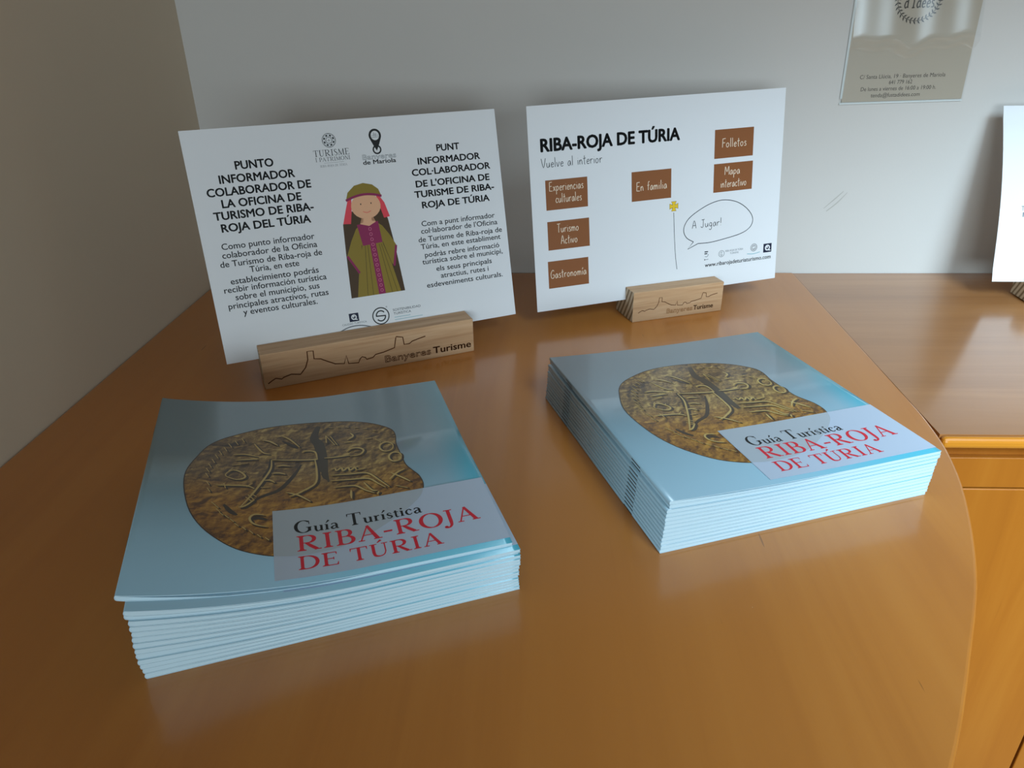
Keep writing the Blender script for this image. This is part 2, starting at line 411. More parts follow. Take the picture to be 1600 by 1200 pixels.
# ---- Roman serif capitals and small letters, unit = cap height
def serif_glyph(ch):
    S = []
    TH, TN, SF = .125, .042, .045
    def bar(x0, y0, x1, y1, wd): S.append(([(x0, y0), (x1, y1)], wd, False))
    def stem(x, y0, y1, wd=TH, top=True, bot=True, sw=.10):
        bar(x, y0, x, y1, wd)
        for on, yy, sgn in ((bot, y0, 1), (top, y1, -1)):
            if on:
                bar(x-wd/2-sw, yy+sgn*SF/2, x+wd/2+sw, yy+sgn*SF/2, SF)
                S.append(([(x, yy+sgn*SF), (x, yy+sgn*(SF+.06))], [wd+.09, wd], False))
    def bowl(x0, yc, rx, ry, a0, a1, wmax=.135, wmin=.04, n=16):
        P = []; W = []
        for i in range(n+1):
            a = R(a0+(a1-a0)*i/n); P.append((x0+rx*math.cos(a), yc+ry*math.sin(a))); W.append(wmin+(wmax-wmin)*abs(math.cos(a))**1.3)
        S.append((P, W, False))
    if ch == 'R':
        stem(.17, 0, 1); bar(.17, .98, .40, .98, TN); bar(.17, .50, .40, .50, TN); bowl(.40, .74, .24, .24, 90, -90)
        S.append(([(.34, .50), (.50, .28), (.72, .02)], [.10, .13, .13], False)); bar(.64, .022, .88, .022, SF); adv = .90
    elif ch == 'I': stem(.17, 0, 1); adv = .40
    elif ch == 'B':
        stem(.17, 0, 1); bar(.17, .98, .36, .98, TN); bar(.17, .53, .40, .53, TN); bar(.17, .02, .40, .02, TN)
        bowl(.36, .755, .21, .225, 90, -90); bowl(.40, .275, .25, .255, 90, -90); adv = .76
    elif ch == 'A':
        bar(.10, .02, .415, 1.0, .05); S.append(([(.40, 1.0), (.73, .02)], [.10, .14], False)); bar(.20, .36, .62, .36, TN)
        bar(0, .022, .24, .022, SF); bar(.58, .022, .90, .022, SF); adv = .90
    elif ch == '-': bar(.03, .36, .36, .36, .085); adv = .42
    elif ch == 'O': bowl(.46, .5, .385, .49, 0, 360, .145, .04, 36); adv = .95
    elif ch == 'J':
        bar(.20, .18, .20, 1.0, TH); bar(.03, .978, .36, .978, SF); S.append(([(.20, .2), (.18, -.06), (.08, -.2), (-.04, -.22)], [TH, .10, .07, .05], True))
        bowl(-.04, -.16, .035, .035, 0, 360, .08, .08, 8); adv = .40
    elif ch == 'D':
        stem(.17, 0, 1); bar(.17, .98, .40, .98, TN); bar(.17, .02, .40, .02, TN); bowl(.38, .5, .42, .48, 90, -90, .145); adv = .92
    elif ch == 'E':
        stem(.17, 0, 1); bar(.17, .98, .62, .98, TN); bar(.17, .52, .50, .52, TN); bar(.17, .02, .66, .02, TN)
        S.append(([(.615, .99), (.63, .80)], [.06, .02], False)); S.append(([(.645, .01), (.68, .24)], [.07, .02], False)); S.append(([(.50, .62), (.50, .42)], .03, False)); adv = .74
    elif ch == 'T':
        stem(.38, 0, 1, top=False); bar(.02, .978, .74, .978, SF); S.append(([(.035, .99), (.02, .76)], [.06, .02], False)); S.append(([(.725, .99), (.74, .76)], [.06, .02], False)); adv = .78
    elif ch in 'UÚ':
        bar(.17, .30, .17, 1.0, TH); bar(.02, .978, .34, .978, SF); bar(.68, .32, .68, 1.0, .05); bar(.55, .978, .82, .978, SF)
        S.append(([(.17, .34), (.22, .10), (.42, .02), (.61, .12), (.68, .36)], [TH, .11, .06, .05, .05], True))
        if ch == 'Ú': S.append(([(.38, 1.08), (.56, 1.26)], [.04, .11], False))
        adv = .86
    elif ch == 'G':
        bowl(.46, .5, .385, .49, 48, 318, .145, .04, 26); bar(.76, .10, .76, .42, TH); bar(.60, .41, .88, .41, SF)
        S.append(([(.74, .94), (.76, .66)], [.05, .03], False)); adv = .92
    elif ch == 'S':
        S.append(([(.46, .80), (.40, .95), (.24, .98), (.10, .80), (.20, .60), (.40, .44), (.50, .24), (.36, .03), (.16, .03), (.06, .24)], [.04, .05, .06, .11, .13, .13, .11, .06, .05, .04], True)); adv = .58
    elif ch == 'M':
        bar(.12, .02, .16, 1.0, .05); S.append(([(.16, .98), (.50, .05)], [.12, .13], False)); bar(.50, .05, .84, 1.0, .05); bar(.86, .02, .84, 1.0, .13)
        bar(.02, .022, .26, .022, SF); bar(.72, .022, 1.0, .022, SF); adv = 1.02
    elif ch == 'N':
        bar(.14, .02, .14, 1.0, .05); S.append(([(.14, .98), (.70, .03)], .13, False)); bar(.70, .0, .70, .98, .05); bar(.03, .022, .27, .022, SF); bar(.58, .978, .82, .978, SF); bar(.0, .978, .2, .978, SF); adv = .84
    elif ch == 'P':
        stem(.17, 0, 1); bar(.17, .98, .38, .98, TN); bar(.17, .47, .38, .47, TN); bowl(.38, .725, .24, .255, 90, -90); adv = .68
    elif ch == 'u':
        bar(.11, .12, .11, .44, .10); bar(.0, .435, .11, .435, .04); S.append(([(.11, .16), (.16, .03), (.27, .02), (.38, .12)], [.10, .08, .05, .04], True)); bar(.40, .0, .40, .44, .10); bar(.30, .435, .40, .435, .04); bar(.40, .02, .50, .02, .04); adv = .52
    elif ch in 'ií':
        bar(.11, 0, .11, .44, .10); bar(0, .435, .11, .435, .04); bar(0, .02, .22, .02, .04)
        if ch == 'i': bowl(.11, .62, .03, .03, 0, 360, .065, .065, 10)
        else: S.append(([(.08, .56), (.24, .76)], [.03, .10], False))
        adv = .24
    elif ch == 'a':
        bar(.32, .06, .32, .33, .10); S.append(([(.05, .36), (.14, .44), (.26, .43), (.32, .32)], [.06, .05, .06, .10], True)); S.append(([(.32, .26), (.16, .22), (.06, .12), (.12, .01), (.22, .02), (.32, .10)], [.04, .06, .10, .07, .05, .04], True)); S.append(([(.32, .08), (.36, .01), (.44, .03)], [.10, .06, .03], True)); adv = .45
    elif ch == 'r':
        bar(.11, 0, .11, .44, .10); bar(0, .435, .11, .435, .04); bar(0, .02, .24, .02, .04); S.append(([(.13, .28), (.20, .40), (.31, .42)], [.04, .05, .08], True)); adv = .34
    elif ch == 's':
        S.append(([(.27, .33), (.22, .43), (.12, .43), (.06, .34), (.14, .25), (.25, .18), (.28, .09), (.18, .01), (.08, .02), (.03, .12)], [.03, .04, .05, .08, .09, .09, .08, .05, .04, .03], True)); adv = .34
    elif ch == 't':
        bar(.12, .10, .12, .56, .09); bar(.0, .425, .26, .425, .045); S.append(([(.12, .12), (.15, .01), (.22, .01), (.28, .06)], [.09, .07, .05, .03], True)); adv = .29
    elif ch == 'c':
        S.append(([(.34, .33), (.28, .42), (.17, .43), (.07, .32), (.06, .16), (.15, .02), (.27, .02), (.36, .11)], [.08, .06, .05, .09, .10, .07, .05, .03], True)); adv = .40
    else: adv = .34
    return adv, S
def serif(s, track=.05):
    G = []; x = 0.0
    for ch in s:
        adv, st = serif_glyph(ch)
        for P, wd, cv in st: G.append(([(x+a, b) for a, b in P], wd, cv))
        x += adv + track
    return G

# ================================================================== the room
XL, YW = -0.4326, 0.9581
def struct(o): return tag(o, kind='structure')
struct(box('floor', (XL-0.1, 4.0, -3.5, YW+0.1, -0.1, 0.0), M_FLOOR))
struct(box('wall_left', (XL-0.1, XL, -3.5, YW, 0.0, 2.7), M_WALL_L))
wall_back = struct(box('wall_back', (XL-0.1, 4.0, YW, YW+0.1, 0.0, 2.7), M_WALL))
struct(box('shade_soffit_1', (XL, 4.0, YW-0.58, YW, T+0.60, 2.7), M_CEIL))  # unseen soffit, added to shade the top of the back wall
struct(box('ceiling', (XL-0.1, 4.0, -3.5, YW+0.1, 2.7, 2.8), M_CEIL))
pr = Print()
pr.stroke([(.3535, .0845), (.366, .097), (.3745, .106)], [.0006, .0016, .0008], M_SCUFF)
pr.stroke([(.3575, .081), (.369, .0915), (.3795, .1045)], [.0012, .0016, .0006], M_SCUFF)
pr.build('scuff_mark', lambda x, y, l: (x, YW-0.0002, T+y), wall_back)

# ------------------------------------------------------------------ desk with the rounded end
desk = empty('corner_desk', (-0.05, 0.5, 0))
tag(desk, 'varnished wooden corner desk with a rounded end carrying both booklet stacks', 'desk')
ctrl = [(.3278, .600), (.3270, .565), (.3210, .513), (.3045, .452), (.2725, .3730), (.2340, .3035), (.1926, .2363), (.135, .160), (.05, .082), (-.07, .030), (-.22, .004), (-.4316, -.004)]
arc = catmull(ctrl, 6)
top_poly = [(XL+0.001, YW-0.001), (.3280, YW-0.001)] + arc
top_poly = [(x+0.05, y-0.5) for x, y in top_poly]
prism('desk_top', top_poly[::-1], T-0.030, T, M_TABLE, desk, bevel=0.0022)
inner = [(XL+0.002, YW-0.002), (.24, YW-0.002), (.24, .60)] + [(-.24+(x+.24)*.80 if x > -.4 else x, .58+(y-.58)*.80) for x, y in arc[6:]]
prism('base_panel', [(x+0.05, y-0.5) for x, y in inner][::-1], 0.0, T-0.030, M_DOOR, desk)

# ------------------------------------------------------------------ worktop and cabinet on the right
work = empty('worktop', (0.9, 0.75, T-0.0115))
tag(work, 'straight wooden worktop with a yellow front lip along the back wall', 'worktop')
box('panel', (.3282-.9, 2.2-.9, .5440-.75, YW-.001-.75, 0.0, 0.0102), M_WORK, work)
box('front_lip', (.3282-.9, 2.2-.9, .5362-.75, .5439-.75, 0.0002, 0.0101), M_EDGE, work, bevel=0.0035)
cab = empty('base_cabinet', (0.9, 0.75, 0))
tag(cab, 'yellow-brown wooden base cabinet under the worktop at the right edge', 'cabinet')
CX, CY = -0.9, -0.75
box('carcass', (.336+CX, 2.2+CX, .5607+CY, YW-.002+CY, 0.06, T-0.0117), M_GAP, cab)
box('plinth', (.336+CX, 2.2+CX, .60+CY, .5995+.02+CY, 0.0, 0.06), M_GAP, cab)
box('top_rail', (.336+CX, 2.2+CX, .5545+CY, .5605+CY, T-0.0270, T-0.0118), M_DOOR, cab)
box('rail', (.336+CX, 2.2+CX, .5487+CY, .5605+CY, T-0.0575, T-0.0271), M_DOOR, cab, bevel=0.001)
dx = .336
for x1 in (.5060, 1.05, 1.60, 2.2):
    box('door', (dx+CX, x1+CX, .5487+CY, .5605+CY, 0.07, T-0.0590), M_DOOR, cab, bevel=0.0012)
    dx = x1+0.003

# ================================================================== booklets
W, HB = 0.2130, 0.2260
COIN_OUT = [(.112,.50),(.118,.56),(.140,.625),(.166,.685),(.205,.73),(.262,.765),(.330,.795),(.400,.81),(.485,.813),(.560,.805),(.632,.788),(.70,.757),(.745,.722),(.775,.686),(.781,.645),(.775,.60),(.776,.56),(.780,.51),(.784,.46),(.800,.42),(.813,.39),(.818,.35),(.812,.317),(.795,.28),(.75,.235),(.68,.185),(.60,.140),(.52,.115),(.43,.110),(.37,.118),(.318,.135),(.266,.163),(.220,.205),(.175,.262),(.140,.335),(.120,.42)]
COIN_LIGHT=[ [(0.360,0.598),(0.437,0.585),(0.503,0.575),(0.511,0.577)],[(0.534,0.577),(0.581,0.573),(0.623,0.572)],[(0.462,0.627),(0.476,0.635),(0.506,0.623),(0.511,0.577)],[(0.360,0.598),(0.357,0.545),(0.334,0.485),(0.300,0.412),(0.264,0.345)],[(0.375,0.556),(0.395,0.559),(0.420,0.551)],[(0.359,0.517),(0.384,0.516),(0.403,0.505)],[(0.336,0.480),(0.353,0.479),(0.368,0.464)],[(0.324,0.442),(0.348,0.442)],[(0.216,0.518),(0.235,0.547),(0.260,0.537),(0.277,0.506),(0.251,0.493),(0.216,0.518)],[(0.304,0.707),(0.330,0.650),(0.355,0.634)],[(0.330,0.729),(0.357,0.716),(0.383,0.686)],[(0.400,0.747),(0.426,0.719),(0.456,0.663)],[(0.237,0.639),(0.273,0.641),(0.314,0.623)],[(0.243,0.606),(0.279,0.608),(0.314,0.608)],[(0.254,0.581),(0.284,0.587)],[(0.612,0.596),(0.633,0.612),(0.659,0.607),(0.672,0.588),(0.656,0.566),(0.622,0.566)],[(0.549,0.505),(0.564,0.507),(0.568,0.492),(0.585,0.504),(0.590,0.485),(0.607,0.501),(0.613,0.481),(0.630,0.496),(0.635,0.478),(0.664,0.481)],[(0.546,0.470),(0.605,0.461),(0.665,0.450),(0.698,0.400),(0.725,0.352)],[(0.543,0.439),(0.607,0.430),(0.665,0.418),(0.691,0.384),(0.713,0.353)],[(0.550,0.400),(0.594,0.397),(0.622,0.389),(0.648,0.358),(0.674,0.335)],[(0.603,0.371),(0.602,0.316),(0.637,0.313),(0.670,0.310),(0.689,0.340)],[(0.648,0.401),(0.667,0.354),(0.685,0.345)],[(0.732,0.393),(0.762,0.423),(0.790,0.436)],[(0.743,0.427),(0.772,0.394),(0.796,0.362)],[(0.745,0.355),(0.781,0.330)],[(0.704,0.312),(0.748,0.311)],[(0.551,0.721),(0.578,0.650)],[(0.567,0.712),(0.586,0.648)],[(0.551,0.721),(0.550,0.672)],[(0.623,0.671),(0.647,0.690),(0.639,0.714)],[(0.611,0.656),(0.632,0.655)],[(0.687,0.657),(0.709,0.660)],[(0.721,0.647),(0.739,0.622)],[(0.400,0.405),(0.437,0.384),(0.473,0.343)],[(0.409,0.381),(0.443,0.396),(0.494,0.434)],[(0.503,0.573),(0.504,0.515),(0.497,0.442),(0.463,0.405)],[(0.286,0.407),(0.305,0.378)],[(0.279,0.396),(0.298,0.371)],[(0.295,0.413),(0.312,0.393)],[(0.259,0.346),(0.277,0.350),(0.305,0.378)],[(0.190,0.466),(0.223,0.463),(0.281,0.456),(0.305,0.437)],[(0.213,0.474),(0.219,0.447)],[(0.281,0.451),(0.300,0.469)],[(0.364,0.269),(0.382,0.281),(0.396,0.270)],[(0.333,0.299),(0.305,0.305),(0.292,0.288),(0.301,0.263),(0.332,0.245),(0.359,0.247)],[(0.373,0.283),(0.357,0.274),(0.355,0.252),(0.372,0.233)],[(0.351,0.335),(0.370,0.323)],[(0.379,0.317),(0.406,0.304)],[(0.225,0.544),(0.239,0.560)],[(0.234,0.576),(0.254,0.581)],[(0.265,0.527),(0.275,0.539)],[(0.180,0.378),(0.193,0.361)],[(0.190,0.364),(0.203,0.346)],[(0.196,0.342),(0.208,0.325)],[(0.206,0.324),(0.218,0.308)],[(0.222,0.309),(0.234,0.293)],[(0.236,0.291),(0.248,0.275)],[(0.250,0.269),(0.262,0.253)],[(0.271,0.250),(0.282,0.234)],[(0.291,0.231),(0.302,0.215)],[(0.313,0.210),(0.324,0.195)],[(0.335,0.194),(0.346,0.179)],[(0.356,0.181),(0.367,0.166)],[(0.156,0.533),(0.166,0.511)],[(0.156,0.561),(0.167,0.538)],[(0.162,0.588),(0.172,0.565)],[(0.171,0.615),(0.181,0.592)],[(0.180,0.643),(0.190,0.619)],[(0.191,0.666),(0.201,0.641)],[(0.206,0.688),(0.216,0.663)],[(0.220,0.711),(0.231,0.686)],[(0.241,0.728),(0.251,0.703)],[(0.262,0.745),(0.272,0.719)],[(0.161,0.487),(0.171,0.465)],[(0.165,0.451),(0.175,0.430)],[(0.567,0.774),(0.579,0.768)],[(0.594,0.771),(0.606,0.765)],[(0.627,0.761),(0.639,0.755)],[(0.659,0.749),(0.671,0.743)],[(0.691,0.731),(0.702,0.725)],[(0.721,0.707),(0.733,0.702)],[(0.776,0.582),(0.771,0.569),(0.761,0.561),(0.748,0.559),(0.737,0.565),(0.730,0.578),(0.729,0.592),(0.734,0.606),(0.744,0.614),(0.757,0.616),(0.768,0.609),(0.776,0.597),(0.776,0.582)],[(0.793,0.513),(0.788,0.500),(0.779,0.492),(0.767,0.490),(0.757,0.496),(0.751,0.508),(0.751,0.522),(0.756,0.534),(0.765,0.543),(0.776,0.544),(0.787,0.538),(0.793,0.527),(0.793,0.513)] ]
COIN_DARK=[ [(0.456,0.554),(0.428,0.493),(0.381,0.422),(0.324,0.391),(0.273,0.343)],[(0.358,0.604),(0.354,0.546),(0.331,0.499)],[(0.399,0.714),(0.435,0.675),(0.450,0.656)],[(0.640,0.585),(0.661,0.581)],[(0.296,0.283),(0.319,0.286),(0.341,0.274)],[(0.217,0.363),(0.237,0.327),(0.256,0.307)] ]
COIN_BAND= [(0.528,0.782),(0.507,0.708),(0.520,0.662),(0.524,0.579),(0.523,0.492),(0.528,0.435)]
def clip_poly(P, f, cut):
    out = []
    for i in range(len(P)):
        a, b = P[i-1], P[i]; fa, fb = f(a), f(b)
        if fa >= 0: out.append(a) if not out or out[-1] != a else None
        if (fa >= 0) != (fb >= 0):
            t = fa/(fa-fb); out.append((a[0]+(b[0]-a[0])*t, a[1]+(b[1]-a[1])*t))
    return out

PX0, PY0, PY1 = .362, .022, .318       # the pale title panel
def cover_print():
    Q = lambda L: [(x*W, y*HB) for x, y in L]
    coin = Print()
    out = catmull(COIN_OUT + [COIN_OUT[0]], 3)[:-1]
    c = (.46, .46); n = len(out); V = [c]; F = []
    rings = [.25, .5, .75, 1.0]
    for r in rings: V += [(c[0]+(x-c[0])*r, c[1]+(y-c[1])*r) for x, y in out]
    for i in range(n):
        F.append((0, 1+i, 1+(i+1) % n))
        for j in range(len(rings)-1): F.append((1+j*n+i, 1+(j+1)*n+i, 1+(j+1)*n+(i+1) % n, 1+j*n+(i+1) % n))
    coin.add(Q(V), F, M_COIN, 1)
    coin.stroke(Q(out + [out[0]]), .0007, M_COIND, 2, curve=False)
    free = lambda p: not (p[0] > PX0-.01 and p[1] < PY1+.01)
    def put(P, wd, m, layer, off=(0, 0)):
        P = catmull(P, 4); run = []
        for p in P + [None]:
            if p is not None and free(p): run.append((p[0]+off[0], p[1]+off[1]))
            else:
                if len(run) > 1:
                    ws = [wd*.45, wd, wd, wd*.45]
                    coin.stroke(Q(run), ws, m, layer, curve=False)
                run = []
    put(COIN_BAND, .0075, M_COINB, 2)
    sh = lambda L: [(.46+(x-.46)*.955, .46+(y-.46)*.97) for x, y in L]
    for P in map(sh, COIN_DARK): put(P, .0030, M_COIND, 3)
    for P in map(sh, COIN_LIGHT): put(P, .0021, M_COIND, 4, (.0058, -.0075))
    for P in map(sh, COIN_LIGHT): put(P, .0014, M_COINL, 5)
    panel = Print()
    panel.grid(PX0*W, 1.0*W, PY0*HB, PY1*HB, M_PANEL, 6, 30, 3)
    under = clip_poly(clip_poly(out, lambda p: p[0]-PX0-.001, 0), lambda p: PY1-.001-p[1], 1)
    for i in range(24):
        xa, xb = PX0+(.84-PX0)*i/24, PX0+(.84-PX0)*(i+1)/24
        s_ = clip_poly(clip_poly(under, lambda p: p[0]-xa, 0), lambda p: xb-p[0], 1)
        if len(s_) > 2: panel.poly(Q(s_), M_PANELC, 7)
    a = Print(); a.glyphs(serif('Guía Turística', .05), .424*W, .786*W, .203*HB, .055*HB, M_INK, 8, 1.2)
    b = Print(); b.glyphs(serif('RIBA-ROJA', .06), .424*W, .944*W, .126*HB, .064*HB, M_RED, 8, 1.2)
    d = Print(); d.glyphs(serif('DE TÚRIA', .06), .424*W, .818*W, .052*HB, .052*HB, M_RED, 8, 1.2)
    return coin, panel, a, b, d

def make_booklet(k, n, zs, zf, fall, gap, printed, spine):
    """one stapled booklet, k-th of n from the desk: x from the spine, y from the near edge"""
    ts, tf = zs/n, zf/n
    def lev(x, j):
        e = max(0.0, 1-x/(fall*W))**2
        return j*(tf+(ts-tf)*e)
    g = 0.00006
    lo = lambda x: lev(x, k) + g
    hi = lambda x: lev(x, k+1) - g
    root = empty('tourist_guide_booklet', (0, 0, 0))
    th = 0.00032
    r = (hi(0)-lo(0))/2
    xs = [W*i/48 for i in range(48, 0, -1)]
    xs = [x for x in xs if x > spine*1.05]
    cz = (hi(0)+lo(0))/2
    sd = spine
    arc_ = [(sd-sd*math.cos(R(a))**.8, cz+r*math.sin(R(a))) for a in range(78, -79, -13)]
    outer = [(x, hi(x)) for x in xs] + arc_ + [(x, lo(x)) for x in reversed(xs)]
    r2 = r-th
    arc2 = [(sd-(sd-th)*math.cos(R(a))**.8, cz+r2*math.sin(R(a))) for a in range(78, -79, -13)]
    inn = [(x, hi(x)-th) for x in xs] + arc2 + [(x, lo(x)+th) for x in reversed(xs)]
    m = len(outer); V = []; ys = [0.0, HB]
    for y in ys: V += [(x, y, z) for x, z in outer] + [(x, y, z) for x, z in inn]
    o, i_, O, I = 0, m, 2*m, 3*m; F = []; SM = []
    for a in range(m-1):
        F += [(o+a+1, o+a, O+a, O+a+1), (i_+a, i_+a+1, I+a+1, I+a), (o+a, o+a+1, i_+a+1, i_+a), (O+a+1, O+a, I+a, I+a+1)]
        SM += [True, True, False, False]
    F += [(o, i_, I, O), (i_+m-1, o+m-1, O+m-1, I+m-1)]; SM += [False]*2
    mid = len([1 for x in xs])
    MI = [1 if not s else 0 for s in SM]
    cov = mesh_obj('cover', V, F, [M_COVER, M_PAGES], MI, root)
    cov.data.polygons.foreach_set('use_smooth', SM)
    # the block of folded pages between the covers
    px = [W-0.0003-(W-0.0003-.003)*i/30 for i in range(31)]
    gp = lambda x: gap*max(0.0, math.sin(math.pi*min(1.0, x/(.62*W))))
    up_ = [(x, hi(x)-th-0.00008-gp(x)) for x in px]; dn = [(x, lo(x)+th+0.00008) for x in px]
    for a in range(70, 0, -10):
        x = sd-(sd-th)*math.cos(R(a))**.8 + .00004
        if x < px[-1]: up_.append((x, cz+(r2-.0001)*math.sin(R(a)))); dn.append((x, cz-(r2-.0001)*math.sin(R(a))))
    prof = up_ + dn[::-1]; q = len(prof)
    V = [(x, 0.00012, z) for x, z in prof] + [(x, HB-0.00012, z) for x, z in prof]
    F = [(a, a+1, q-2-a, q-1-a) for a in range(len(up_)-1)] + [(q+a+1, q+a, 2*q-1-a, 2*q-2-a) for a in range(len(up_)-1)]
    F += [((a+1) % q, a, q+a, q+(a+1) % q) for a in range(q)]
    mesh_obj('pages', V, F, M_PAGES, parent=root)
    for yc in (.215*HB, .785*HB):
        st = [(sd-(sd+.00030)*math.cos(R(a)), cz+r*math.sin(R(a))) for a in (-12, 0, 12)]
        V = []; F = []
        y0, y1 = yc-.0065, yc+.0065
        for y in (y0, y1):
            V += [(x, y, z) for x, z in st] + [(x+.0005, y, z) for x, z in st]
        F = [(0, 1, 7, 6), (1, 2, 8, 7), (0, 3, 4, 1), (1, 4, 5, 2), (6, 7, 10, 9), (7, 8, 11, 10), (0, 6, 9, 3), (2, 5, 11, 8)]
        mesh_obj('staple', V, F, M_STEEL, parent=root)
    if printed:
        fn = lambda x, y, l: (x, y, hi(x) + (0.00003 + 0.00005*l)*(1.0 if printed == 2 else 0.18))
        coin, panel, a, b, d = cover_print()
        coin.build('coin_picture', fn, root, 'embossed gold coin picture')
        pn = panel.build('title_panel', fn, root, 'pale title panel')
        a.build('lettering', fn, pn, 'black lettering'); b.build('lettering', fn, pn, 'large red lettering'); d.build('lettering', fn, pn, 'smaller red lettering')
    return root

ORD = ['topmost', 'second', 'third', 'fourth', 'fifth', 'sixth', 'seventh', 'eighth', 'ninth', 'tenth', 'eleventh', 'twelfth', 'thirteenth', 'fourteenth', 'fifteenth']
def stack(sx, sy, rot, n, zs, zf, fall, places, where, group, gap, spine):
    below, lift = None, 0.0
    for k in range(n):
        top = n-1-k
        b = make_booklet(k, n, zs, zf, fall, gap if top == 0 else 0.0003, 2-top if top < 2 else 0, spine)
        dx_, dy_, dr = places(k, top)
        c, s = math.cos(R(rot)), math.sin(R(rot))
        # a booklet nudged towards the spine side rides up on the bulge of the one below
        me_ = [dx_ - y*math.sin(R(dr)) for y in (0, HB)]
        if below: lift += max(0.0, max(q-p for p, q in zip(me_, below)))*2*(zs-zf)*k/n/(fall*W)*1.1 + (.00015 if top == 0 else 0.0)
        below = me_
        b.location = (sx + dx_*c - dy_*s, sy + dx_*s + dy_*c, T + 0.0001 + lift)
        b.rotation_euler = (0, 0, R(rot+dr))
        if top == 0: lab = f'light blue tourist guide booklet with a gold coin cover, topmost of the {where} stack'
        elif top == n-1: lab = f'light blue guide booklet lying on the desk, bottommost of the {where} stack'
        else: lab = f'light blue guide booklet, {ORD[top]} from the top of the {where} stack'
        tag(b, lab, 'booklet', group)
rnd = random.Random(5)
j1 = [(rnd.uniform(-.0007, .0007), rnd.choice([-.0006, -.0002, 0, 0, .0002, .0006]), rnd.uniform(-.15, .15)) for _ in range(20)]
def pl1(k, top):
    if top == 0: return (-.0035, .0062, -1.1)
    if top == 1: return (.0004, -.0012, 0.1)
    if top == 2: return (-.0004, .0008, 0.05)
    a, b, c = j1[k]; return (a*.6 - .0005*math.sin(k*.5), b, c*.6)
stack(-.21364, .27543, 20.51, 14, .0536, .0342, .62, pl1, 'left', 'booklets of the left stack', .0021, .0016)
def pl2(k, top):
    if top == 0: return (.0036, .0, 0.1)
    if top == 1: return (.0040, .0004, 0.0)
    a, b, c = j1[k+4]; return (a*.4 + .0024*k/12, b*.6, c*.5)
stack(.07613, .38586, 19.24, 13, .0408, .0360, .7, pl2, 'right', 'booklets of the right stack', .0012, .0009)

# ================================================================== cards and their oak holders
SKY = [(0.015,0.164),(0.033,0.228),(0.051,0.280),(0.076,0.229),(0.086,0.269),(0.120,0.317),(0.160,0.266),(0.170,0.328),(0.187,0.439),(0.201,0.646),(0.203,0.883),(0.230,0.874),(0.229,0.640),(0.259,0.605),(0.272,0.554),(0.293,0.479),(0.320,0.388),(0.361,0.345),(0.374,0.575),(0.381,0.323),(0.427,0.296),(0.436,0.405),(0.446,0.450),(0.461,0.415),(0.466,0.352),(0.496,0.375),(0.510,0.448),(0.547,0.472),(0.602,0.547),(0.612,0.823),(0.615,0.868),(0.646,0.815),(0.650,0.593),(0.676,0.593),(0.690,0.649),(0.723,0.693),(0.756,0.729)]
def holder(x, y, rot, L, D, H, d, z, tilt, label):
    tn = math.tan(R(tilt)); hw = .0007
    yt = lambda zz: d + (zz-z)*tn
    prof = [(0, 0), (D, 0), (D, H), (yt(H)+hw, H), (yt(z-.0012)+hw, z-.0012), (yt(z-.0012)-hw, z-.0012), (yt(H)-hw, H), (0, H)]
    n = len(prof)
    V = [(0, a, b) for a, b in prof] + [(L, a, b) for a, b in prof]
    F = [(i, i+n, (i+1) % n + n, (i+1) % n) for i in range(n)]
    MI = [0]*n
    for e, rv in ((0, False), (n, True)):
        qs = [(0, 1, 4, 5), (1, 2, 3, 4), (0, 5, 6, 7)]
        F += [tuple((q[::-1] if rv else q)[i]+e for i in range(4)) for q in qs]; MI += [1]*3
    o = mesh_obj('card_holder', V, F, [M_OAK, M_ENDG], MI)
    bm = bmesh.new(); bm.from_mesh(o.data); bmesh.ops.recalc_face_normals(bm, faces=bm.faces); bm.to_mesh(o.data); bm.free()
    m = o.modifiers.new('bevel', 'BEVEL'); m.width = .0008; m.segments = 2; m.limit_method = 'ANGLE'
    o.location = (x, y, T); o.rotation_euler = (0, 0, R(rot))
    tag(o, label, 'holder')
    return o

def card_frame(BL, BR, TL):
    BL, BR, TL = Vector(BL), Vector(BR), Vector(TL)
    x = (BR-BL).normalized(); z = (TL-BL); z = (z - x*z.dot(x)).normalized(); y = z.cross(x)
    M = Matrix((x, y, z)).transposed().to_4x4(); M.translation = (BL+BR)/2 + Vector((0, 0, T))
    return M

def make_card(name, M, wd, ht, label, bend=lambda x, z: 0.0, nx=12, nz=12, cat='card'):
    th = .00040; V = []; F = []
    for s in (-th/2, th/2):
        V += [(-wd/2+wd*i/nx, s+bend(-wd/2+wd*i/nx, ht*j/nz), ht*j/nz) for j in range(nz+1) for i in range(nx+1)]
    K = (nx+1)*(nz+1); f = lambda i, j: j*(nx+1)+i
    for j in range(nz):
        for i in range(nx):
            F += [(f(i, j), f(i+1, j), f(i+1, j+1), f(i, j+1)), (K+f(i, j), K+f(i, j+1), K+f(i+1, j+1), K+f(i+1, j))]
    for i in range(nx): F += [(f(i, 0), K+f(i, 0), K+f(i+1, 0), f(i+1, 0)), (f(i+1, nz), K+f(i+1, nz), K+f(i, nz), f(i, nz))]
    for j in range(nz): F += [(f(0, j+1), K+f(0, j+1), K+f(0, j), f(0, j)), (f(nx, j), K+f(nx, j), K+f(nx, j+1), f(nx, j+1))]
    o = mesh_obj(name, V, F, M_PAPER)
    o.matrix_world = M
    tag(o, label, cat)
    fn = lambda u, v, l: (-wd/2+u, -th/2-.00003-.00004*l+bend(-wd/2+u, v), v)
    return o, fn

